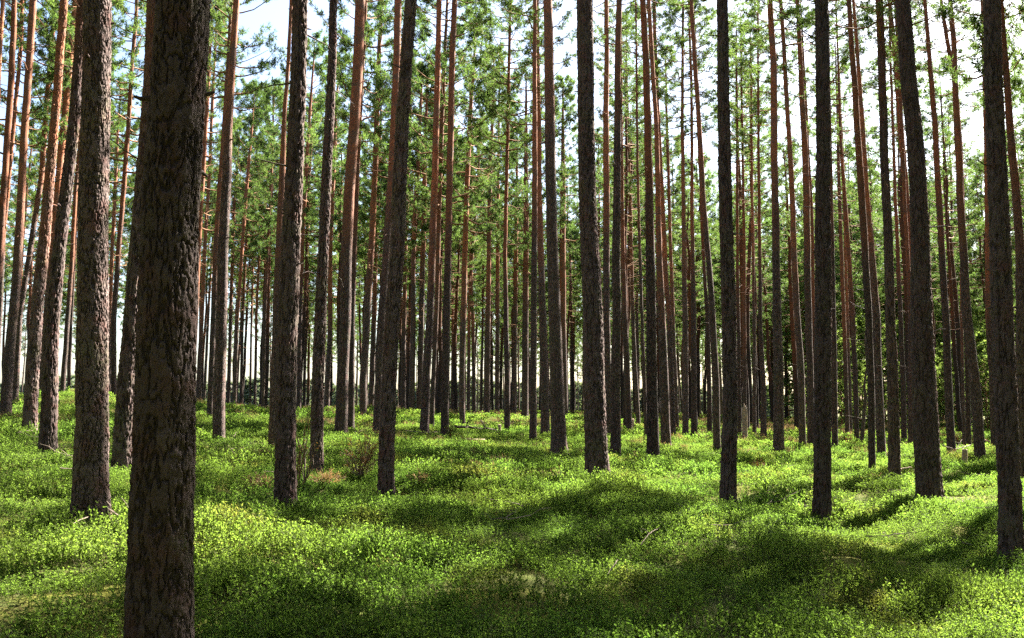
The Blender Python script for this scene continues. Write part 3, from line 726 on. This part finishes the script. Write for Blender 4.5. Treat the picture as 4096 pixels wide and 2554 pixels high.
def shrub_mesh(seed,rad,ht,stems,leaves,ll,lw,name='shrub',stem_r=.0012,erect=1.0):
    g=np.random.default_rng(seed); m=MB(); LV=[];
    n=stems
    ang=g.uniform(0,2*PI,n); rr=rad*np.sqrt(g.random(n)); base=np.stack([rr*np.cos(ang),rr*np.sin(ang),np.full(n,-.02)],-1)
    hs=ht*g.uniform(.55,1.15,n); lean=g.normal(0,.28/erect,(n,2))
    Ps=[];Ds=[]
    for i in range(n):
        s=np.linspace(0,1,4)
        c=base[i]+np.stack([lean[i,0]*hs[i]*s**1.4,lean[i,1]*hs[i]*s**1.4,hs[i]*s],-1)
        c[1:]+=g.normal(0,.008*ht/.2,(3,3))
        w=np.array([math.cos(ang[i]*3),math.sin(ang[i]*3),0])*stem_r
        v=np.vstack([c-w,c+w]); q=[[k,k+4,k+5,k+1] for k in range(3)]; m.add(v,np.array(q))
        f=g.uniform(.30,1.03,leaves)**.8
        p=np.stack([np.interp(f,s,c[:,k]) for k in range(3)],-1)
        az=g.uniform(0,2*PI,leaves); el=g.uniform(-.1,1.25,leaves)
        d=np.stack([np.cos(az)*np.cos(el),np.sin(az)*np.cos(el),np.sin(el)],-1)
        Ps.append(p);Ds.append(d)
    stem=m.mesh(name+'_stem')
    P=np.vstack(Ps);D=np.vstack(Ds);k=len(P)
    up=unit(np.array([[0,0,1.]])+g.normal(0,.55,(k,3))); W=unit(np.cross(D,up)); Nn=np.cross(W,D)
    l=ll*g.uniform(.65,1.2,(k,1)); w=lw*g.uniform(.75,1.15,(k,1))/2
    a=P;b=P+D*l*.5+W*w+Nn*w*.35;c=P+D*l;d=P+D*l*.5-W*w+Nn*w*.35
    v=np.stack([a,b,c,d],1).reshape(-1,3); t=np.arange(k*4).reshape(-1,4)
    # join stems and leaves into one mesh with two materials
    sv=np.empty(len(stem.vertices)*3,np.float32); stem.vertices.foreach_get('co',sv); ns=len(stem.vertices); sq=[list(p.vertices) for p in stem.polygons]
    me=mesh_np(name,np.vstack([sv.reshape(-1,3),v]),np.vstack([np.array(sq),t+ns]))
    me.materials.append(M_BLUE if name!='dry' else M_STRAW); me.materials.append(M_STEM)
    mi=np.zeros(len(me.polygons),np.int32); mi[:len(sq)]=1; me.polygons.foreach_set('material_index',mi)
    return me
NEAR=[shrub_mesh(400+i,.11,.20,14,13,.0215,.013) for i in range(5)]
MID=[shrub_mesh(420+i,.22,.21,22,12,.033,.0205,stem_r=.002) for i in range(4)]
FARM=[shrub_mesh(440+i,.42,.22,26,9,.072,.046,stem_r=.004) for i in range(3)]
tx=np.array(TREE_XY)
def sample(n,Y0,Y1,u1,seed):
    g=np.random.default_rng(seed)
    Y=np.sqrt(g.uniform(Y0**2,Y1**2,n)); u=g.uniform(-u1,u1,n); x=u*Y
    return x,Y,g
def cover(n,Y0,Y1,u1,seed,base_idx,nvar,dens_thr):
    x,Y,g=sample(n,Y0,Y1,u1,seed)
    dn=fbm(x/1.1,Y/1.1,0*x,31,3); keep=(dn+.35*g.normal(0,1,n)>dens_thr)
    x,Y=x[keep],Y[keep]; n=len(x); z=terrain(x,Y)
    hmap=.95+.75*fbm(x/1.5,Y/1.5,0*x,77,3)
    s=g.uniform(.75,1.2,n)*hmap
    for (a,b) in TREE_XY[:len(TREES)]:
        d=(x-a)**2+(Y-b)**2; s=np.where(d<.05,0,s)
    k=s>.2; x,Y,z,s=x[k],Y[k],z[k],s[k]; n=len(x)
    rot=np.stack([g.normal(0,.10,n),g.normal(0,.10,n),g.uniform(0,6.28,n)],-1)
    scl=np.stack([s**.5,s**.5,s],-1)
    return np.stack([x,Y,z],-1),rot,scl,base_idx+g.integers(0,nvar,n)
A=[cover(12500,2.6,13.5,.82,1,0,5,-.30),cover(17000,12.5,34,.78,2,5,4,-.28),cover(24000,32,105,.74,3,9,3,-.26)]
scatter('blueberry_shrubs',*[np.concatenate([a[k] for a in A]) for k in range(4)],NEAR+MID+FARM,None,'low green blueberry shrubs covering the forest floor between the pines')
# straw-coloured grass and heather tufts on the far rise and in dry spots
DRY=[shrub_mesh(460+i,.25,.22,60,3,.12,.006,'dry',.0018,1.2) for i in range(3)]
x,Y,g=sample(9000,9,75,.74,9); k=fbm(x/3.1,Y/3.1,0*x,55,3)+.25*g.normal(0,1,len(x))+.002*(Y-40)>.28
x,Y=x[k],Y[k]; n=len(x); s=g.uniform(.5,1.0,n)*(1+Y/70)
scatter('dry_grass',np.stack([x,Y,terrain(x,Y)],-1),np.stack([g.normal(0,.2,n),g.normal(0,.2,n),g.uniform(0,6.28,n)],-1),np.stack([s,s,s*.9],-1),g.integers(0,3,n),DRY,None,'straw-coloured dry grass tufts scattered among the green shrubs')
# the rest of the forest round the viewer, beside and behind the view
def whole_tree(k):
    c,l=CROWNS[k]; me,P,R=PROTO[k]; vs=[];qs=[];mi=[];n=0
    for m_,ix,off in ((me,0,(0,0,0)),(l,1,(0,0,9.5)),(c,2,(0,0,9.5))):
        a=np.empty(len(m_.vertices)*3,np.float32); m_.vertices.foreach_get('co',a); a=a.reshape(-1,3)+np.array(off)
        if ix: a[:,2]=9.5+(a[:,2]-9.5)*1.25
        f=[list(p.vertices)+([p.vertices[2]] if len(p.vertices)==3 else []) for p in m_.polygons if len(p.vertices)==4]
        vs.append(a);qs.append(np.array(f)+n);mi.append(np.full(len(f),ix));n+=len(a)
    m=mesh_np('whole_pine',np.vstack(vs),np.vstack(qs)); [m.materials.append(q) for q in (M_BF,M_LIMB,M_NEED)]
    m.polygons.foreach_set('material_index',np.concatenate(mi).astype(np.int32)[:len(m.polygons)]); return m
WT=[whole_tree(k) for k in (0,2)]
gr=random.Random(77); RP=[]
for _ in range(4000):
    r=math.sqrt(gr.uniform(5**2,70**2)); a=gr.uniform(-PI,PI); x_,y_=r*math.sin(a),r*math.cos(a)
    if abs(math.degrees(a))<36 : continue
    if .68*x_-.73*y_<-.6 and x_>0 and r<44: continue                     # the open, sunny side is set tree by tree above
    if x_>0 and abs(x_/max(y_,.1))<.66 and y_>0: continue
    if all((x_-p)**2+(y_-q)**2>3.3**2 for p,q in RP+TREE_XY): RP.append((x_,y_))
RP=np.array(RP); n=len(RP)
scatter('surrounding_forest',np.stack([RP[:,0],RP[:,1],terrain(RP[:,0],RP[:,1])],-1),np.stack([0*RP[:,0],0*RP[:,0],np.linspace(0,40,n)],-1),np.ones((n,3))*np.linspace(.9,1.1,n)[:,None],np.arange(n)%2,WT,None,'the same pine forest going on beside and behind the viewer')
for m_ in bpy.data.collections['surrounding_forest_source'].objects: m_.color=(.3,.4,0,1)
# the farthest pines, past those built one by one
gf=random.Random(31); FP=[]
for _ in range(6000):
    y_=gf.uniform(72,150); u_=gf.uniform(-.64,.66)
    if u_<-.1 and gf.random()<(.86 if u_<-.25 else .6): continue
    if u_<-.1 and y_<84: continue
    if len(FP)<FAR_N and all((u_*y_-p)**2+(y_-q)**2>2.6**2 for p,q in FP+TREE_XY): FP.append((u_*y_,y_))
FP=np.array(FP); n=len(FP); g=np.random.default_rng(6); h=g.uniform(.62,1.05,n)
scatter('far_pines',np.stack([FP[:,0],FP[:,1],terrain(FP[:,0],FP[:,1])],-1),np.stack([g.normal(0,.012,n),g.normal(0,.012,n),g.uniform(0,6,n)],-1),np.stack([h*.95,h*.95,h],-1),g.integers(0,2,n),WT,None,'the farthest pines, a dense mass of thin trunks and crowns at the back of the stand')
for m_ in bpy.data.collections['far_pines_source'].objects: m_.color=(.22,.5,.5,1)
# far wood across the clearing
x=np.concatenate([np.linspace(-190,60,190)]*2); g=np.random.default_rng(4); n=len(x)
Y=190+g.normal(0,9,n)+np.repeat([0,14],n//2); h=g.uniform(.8,1.35,n)
M_FARW=leaf_material('far_wood_haze_leaves',[(.10,.125,.10),(.12,.15,.11),(.10,.12,.10)],.7,.3,.1)  # muted, pale leaf colours stand in for distance haze
cs=[crown_proto(340+i,6.0,Rm,40,2,(7,10),(.3,.14),0,8)[0] for i,Rm in enumerate([1.2,.8,1.6])]
for c in cs: c.materials.append(M_FARW)
scatter('far_wood',np.stack([x+g.normal(0,1,n),Y,terrain(x,Y)-.3],-1),np.stack([0*x,0*x,g.uniform(0,6,n)],-1),np.stack([h*1.7,h*1.7,h*1.2],-1),g.integers(0,3,n),cs,None,'low dark wood across the clearing, far beyond the trunks')
def twig_mesh(seed):
    g=np.random.default_rng(seed); m=MB()
    for _ in range(3):
        a=g.uniform(0,6.28); L=g.uniform(.15,.6); p=g.normal(0,.2,3)*[1,1,0]; s=np.linspace(0,1,5)[:,None]
        q=p+np.array([math.cos(a),math.sin(a),g.uniform(-.05,.25)])*L*s; q[1:]+=g.normal(0,.02,(4,3)); m.tube(q+[0,0,.05],np.linspace(.006,.002,5),4)
    me=m.mesh('twig_litter'); me.materials.append(M_TWIG); return me
x,Y,g=sample(170,3.5,45,.74,19); n=len(x)
scatter('twig_litter',np.stack([x,Y,terrain(x,Y)+.05+.08*g.random(n)],-1),np.stack([g.normal(0,.2,n),g.normal(0,.2,n),g.uniform(0,6.28,n)],-1),np.ones((n,3)),g.integers(0,3,n),[twig_mesh(500+i) for i in range(3)],None,'dead twigs strewn through the shrubs')
# ------------------------------------------------------------------ single things on the forest floor
def stump(name,px,pyb,pyt,w,label,mat=M_WOOD,jag=.15,lean=0):
    b=hit(px,pyb); _,k=at(px,pyb,b[1]); top=at(px+lean,pyt,b[1])[0]; r=w/2*k/F; h=top[2]-b[2]
    n=20; zs=np.array([-.15,0,.05,.25,.5,.75,.93,1.0]); zs=np.where(zs>0,zs*h,zs); rr=r*np.array([1.25,1.18,1.1,1.02,1,.98,.99,.9])
    th=np.arange(n)*2*PI/n; v=[]
    for i,(zz,r_) in enumerate(zip(zs,rr)):
        for t_ in th:
            q=r_*(1+.07*math.sin(3*t_+px)+.05*math.sin(7*t_+zz*9)); zj=zz+(jag*r*2*math.sin(2.3*t_+px)*.8+jag*r*1.4*math.sin(5*t_) if i>=6 else 0)
            v.append([q*math.cos(t_)+(top[0]-b[0])*max(0,zz)/h,q*math.sin(t_),zj])
    q=[[i*n+j,i*n+(j+1)%n,(i+1)*n+(j+1)%n,(i+1)*n+j] for i in range(len(zs)-1) for j in range(n)]
    v.append([(top[0]-b[0]),0,zs[-1]-.02]); c=len(v)-1
    t=[[ (len(zs)-1)*n+j,(len(zs)-1)*n+(j+1)%n,c] for j in range(n)]
    o=obj(name,mesh_np(name,v,q,t,True),mat); o.location=b; tag(o,label,name.replace('_',' ')); return o
stump('tree_stump',1183,1032,1006,7,'short pale stump at the end of the fallen log in mid distance')
stump('tree_stump',2284,1112,1064,12,'waist-high cut stump with a flat top right of the stout leaning trunk',M_WOOD,.05)
stump('tree_stump',1498,1024,993,7,'small broken stump between two trunks right of the central pine')
stump('broken_snag',1764,1052,964,12,'pale barkless broken snag behind the lone dark right-centre pine',M_WOOD,.5)
def stick(name,pp,w,label,mat=M_TWIG,cat='stick',lift=.06,side=()):
    P=[]
    for (px,py) in pp: P.append(hit(px,py)+np.array([0,0,lift]))
    P=np.array(P); _,k=at(*pp[0],P[0,1]); r=w/2*k/F
    f=np.linspace(0,1,len(P)*4); s=np.linspace(0,1,len(P)); Q=np.stack([np.interp(f,s,P[:,c]) for c in range(3)],-1)
    Q[:,2]=np.maximum(Q[:,2],0); Q+=np.random.default_rng(int(pp[0][0])).normal(0,r*.4,Q.shape); o0=Q.mean(0)
    m=MB(); m.tube(Q-o0,np.linspace(r,r*.55,len(Q)),8)
    for (f0,dx,dy,dz) in side:
        a=Q[int(f0*(len(Q)-1))]-o0; m.tube(np.array([a,a+np.array([dx,dy,dz])*.5+np.array([0,0,.02]),a+np.array([dx,dy,dz])]),[r*.6,r*.5,r*.25],6)
    o=obj(name,m.mesh(name,True),mat); o.location=o0; tag(o,label,cat); return o
stick('fallen_log',[(1078,1030),(1110,1031),(1150,1033),(1178,1034)],6.5,'dark fallen log lying against the short pale stump',M_LOG,'log',.27,((.3,.1,-.3,.25),(.7,-.2,.1,.3)))
stick('fallen_branch',[(2122,1139),(2140,1133),(2160,1129)],4.2,'pale straight stick lying beside the grey-footed right-hand pine',M_WOOD,lift=.24)
stick('fallen_branch',[(1564,1299),(1545,1309),(1530,1326),(1518,1344)],2.6,'thin crooked forked stick on shaded shrubs right of centre',lift=.20,side=((.5,-.1,.02,.05),))
stick('fallen_branch',[(1463,1386),(1450,1405),(1438,1426)],2.6,'short thin stick lying slanted in the shaded foreground shrubs',lift=.20)
stick('fallen_branch',[(606,1231),(625,1246),(643,1266)],2.4,'bare twig right of the broadest trunk in shaded shrubs',lift=.2,side=((.5,.12,.0,.2),))
stick('fallen_branch',[(206,1288),(190,1296),(168,1307)],2.6,'short pale twig left of the broadest trunk',lift=.2)
stick('fallen_branch',[(63,1026),(78,1030),(92,1033)],3,'curved pale branch at the feet of the left-hand pines',lift=.26)
stick('fallen_branch',[(1100,1060),(1122,1062),(1148,1060)],2.6,'pale dry branch on sunlit shrubs in front of the fallen log',M_WOOD,lift=.24)
stick('fallen_branch',[(2236,1078),(2262,1086),(2285,1080),(2300,1074)],2.6,'grey fallen branch behind the waist-high cut stump',lift=.3,side=((.4,.3,.2,.3),(.7,-.2,.3,.2)))
stick('fallen_branch',[(2330,1058),(2348,1064),(2362,1066)],3.5,'reddish fallen bough near the right picture edge in the distance',M_LIMB,lift=.3)
stick('fallen_branch',[(960,1040),(1000,1046),(1040,1043)],2,'thin dry bough on the sunlit slope left of the log',lift=.27)
def bush(name,px,py,h,rad,label,cat,n=60,leafy=True,seed=1,lean=(0,0),mat=M_DRY,ll=.05,lw=.02,per=9):
    b=hit(px,py); g=np.random.default_rng(seed); m=MB(); Ps=[];Ds=[]
    for i in range(n):
        az=g.uniform(0,2*PI); el=g.uniform(.5,1.5); L=h*g.uniform(.4,1.05)
        d=np.array([math.cos(az)*math.cos(el)*rad/h*1.6+lean[0],math.sin(az)*math.cos(el)*rad/h*1.6+lean[1],math.sin(el)])
        s=np.linspace(0,1,5)[:,None]; pts=d*L*s+np.array([0,0,-.02]); pts[1:]+=g.normal(0,.03*h,(4,3))*s[1:]
        m.tube(pts,np.linspace(.008,.002,5)*h/.8,4)
        for _ in range(2):
            a=pts[g.integers(2,4)]; e=a+unit(d+g.normal(0,.5,3))*L*.35; m.tube(np.array([a,e]),[.003,.0015],3)
            k=per//2; f=g.random((k,1)); Ps.append(a+(e-a)*f); Ds.append(unit(d+g.normal(0,.8,(k,3))))
        f=g.uniform(.35,1,per); Ps.append(np.stack([np.interp(f,s[:,0],pts[:,c]) for c in range(3)],-1)); Ds.append(unit(d+g.normal(0,.8,(per,3))))
    root=empty(name,b+np.array([0,0,.06]),label,cat)
    obj('stems',m.mesh('stems'),M_TWIG if mat!=M_SPR else M_LIMB,root)
    if leafy:
        P=np.vstack(Ps);D=np.vstack(Ds);k=len(P);W=unit(np.cross(D,g.normal(0,1,(k,3)))); l=ll*g.uniform(.6,1.2,(k,1)); w=lw/2
        v=np.stack([P,P+D*l*.5+W*w,P+D*l,P+D*l*.5-W*w],1).reshape(-1,3)
        obj('foliage',mesh_np('foliage',v,np.arange(k*4).reshape(-1,4)),mat,root)
    return root
bush('juniper_bush',848,1150,.75,.32,'brown half-dead juniper bush beside the leaning gnarled pine','bush',24,True,3,per=14,ll=.045,lw=.014)
bush('juniper_bush',862,1128,.9,.25,'dark green wispy juniper behind the brown half-dead one','bush',16,True,4,(.05,0),M_SPR,.05,.014,12)
bush('bare_sapling',702,1180,1.15,.30,'wispy nearly bare sapling between two dark pines left of centre','sapling',9,True,6,(.0,0),M_SPR,.04,.02,5)
bush('bare_sapling',722,1156,.9,.30,'low bare twiggy sapling at the reddish flared pine foot','sapling',9,True,7,(.05,0),M_DRY,.04,.02,3)
bush('heather_bush',1796,1122,.33,.22,'small rusty dry bush on green shrubs right of centre','bush',40,True,8,per=10,ll=.035,lw=.01)
bush('heather_bush',992,1160,.30,.16,'small pale dry twig tuft right of the leaning gnarled pine','bush',16,True,9,mat=M_STRAW,ll=.05,lw=.012)
bush('heather_bush',625,1170,.22,.3,'low tan dry patch left of the dark straight pine','bush',40,True,10,mat=M_STRAW,ll=.06,lw=.01)
bush('heather_bush',770,1158,.22,.3,'tan dry tuft at the foot of the reddish flared pine','bush',40,True,11,mat=M_STRAW,ll=.06,lw=.01)
bush('young_spruce',1066,1040,.55,.16,'tiny dark spruce seedling at a trunk foot left of the log','young tree',26,True,12,mat=M_SPR,ll=.05,lw=.02)
bush('heather_bush',2000,1052,.5,.5,'brownish dry bush far behind between right-hand trunks','bush',40,True,14,ll=.07,lw=.02)
bush('heather_bush',2275,1056,.6,.9,'reddish dry bush beyond the waist-high cut stump','bush',50,True,15,ll=.07,lw=.02)
# crooked dead birch on the right
bd=[(2038,1062),(2042,1030),(2046,985),(2050,940),(2046,915),(2053,870),(2048,800),(2056,740)]
b0=hit(2038,1064); P=np.array([at(a,c,b0[1])[0] for a,c in bd])-b0; m=MB()
m.tube(np.vstack([[P[0,0],0,-.2],P]),np.array([.085,.08,.085,.06,.075,.05,.035,.025,.012]),10)
root=empty('dead_birch',b0,'thin crooked dark dead birch between distant right-hand trunks','tree')
obj('trunk',m.mesh('trunk',True),M_LOG,root)
mb2=MB(); gg=np.random.default_rng(2)
for i in range(16):
    a=P[gg.integers(2,8)]+gg.normal(0,.1,3)*[0,0,1]; d=unit(gg.normal(0,1,3)+[0,0,.5])*gg.uniform(.3,.9); mb2.tube(np.array([a,a+d*.5+gg.normal(0,.05,3),a+d]),[.014,.01,.004],4)
obj('limbs',mb2.mesh('limbs',True),M_LOG,root)
# ------------------------------------------------------------------ light, sky, camera
SUN_AZ=math.radians(47.0); SUN_EL=math.radians(SUN_E)     # azimuth measured from the view direction towards the right
w=bpy.data.worlds.new('World'); bpy.context.scene.world=w; w.use_nodes=True; nt=w.node_tree; nt.nodes.clear()
sky=nt.nodes.new('ShaderNodeTexSky'); sky.sky_type='NISHITA'; sky.sun_disc=False; sky.sun_elevation=SUN_EL; sky.sun_rotation=SUN_AZ
sky.air_density=1.0; sky.dust_density=DUST; sky.ozone_density=1.0
bg=nt.nodes.new('ShaderNodeBackground'); bg.inputs[1].default_value=SKY_STR; wo=nt.nodes.new('ShaderNodeOutputWorld')
nt.links.new(sky.outputs[0],bg.inputs[0]); nt.links.new(bg.outputs[0],wo.inputs[0])
sl=bpy.data.lights.new('sun','SUN'); sl.energy=5.0; sl.angle=math.radians(.53); sl.color=(1.0,.93,.80)
so=bpy.data.objects.new('sun',sl); C.objects.link(so); so.location=(20,20,40)
to=Vector((math.sin(SUN_AZ)*math.cos(SUN_EL),math.cos(SUN_AZ)*math.cos(SUN_EL),math.sin(SUN_EL)))
so.rotation_euler=to.to_track_quat('Z','Y').to_euler()
cam=bpy.data.cameras.new('camera'); co=bpy.data.objects.new('camera',cam); C.objects.link(co)
co.location=(0,0,EYE); co.rotation_euler=(PI/2+PITCH,0,0); cam.sensor_width=36; cam.lens=18*F/CX; cam.clip_end=2000; cam.clip_start=.05
sc=bpy.context.scene; sc.camera=co
sc.view_settings.view_transform='Standard'; sc.view_settings.look='None'; sc.view_settings.exposure=EXPO; sc.view_settings.gamma=1
sc.render.engine='CYCLES'; cy=sc.cycles
cy.max_bounces=6; cy.diffuse_bounces=3; cy.glossy_bounces=2; cy.transmission_bounces=3; cy.transparent_max_bounces=4
cy.use_denoising=DEN; cy.caustics_reflective=False; cy.caustics_refractive=False; cy.sample_clamp_indirect=6
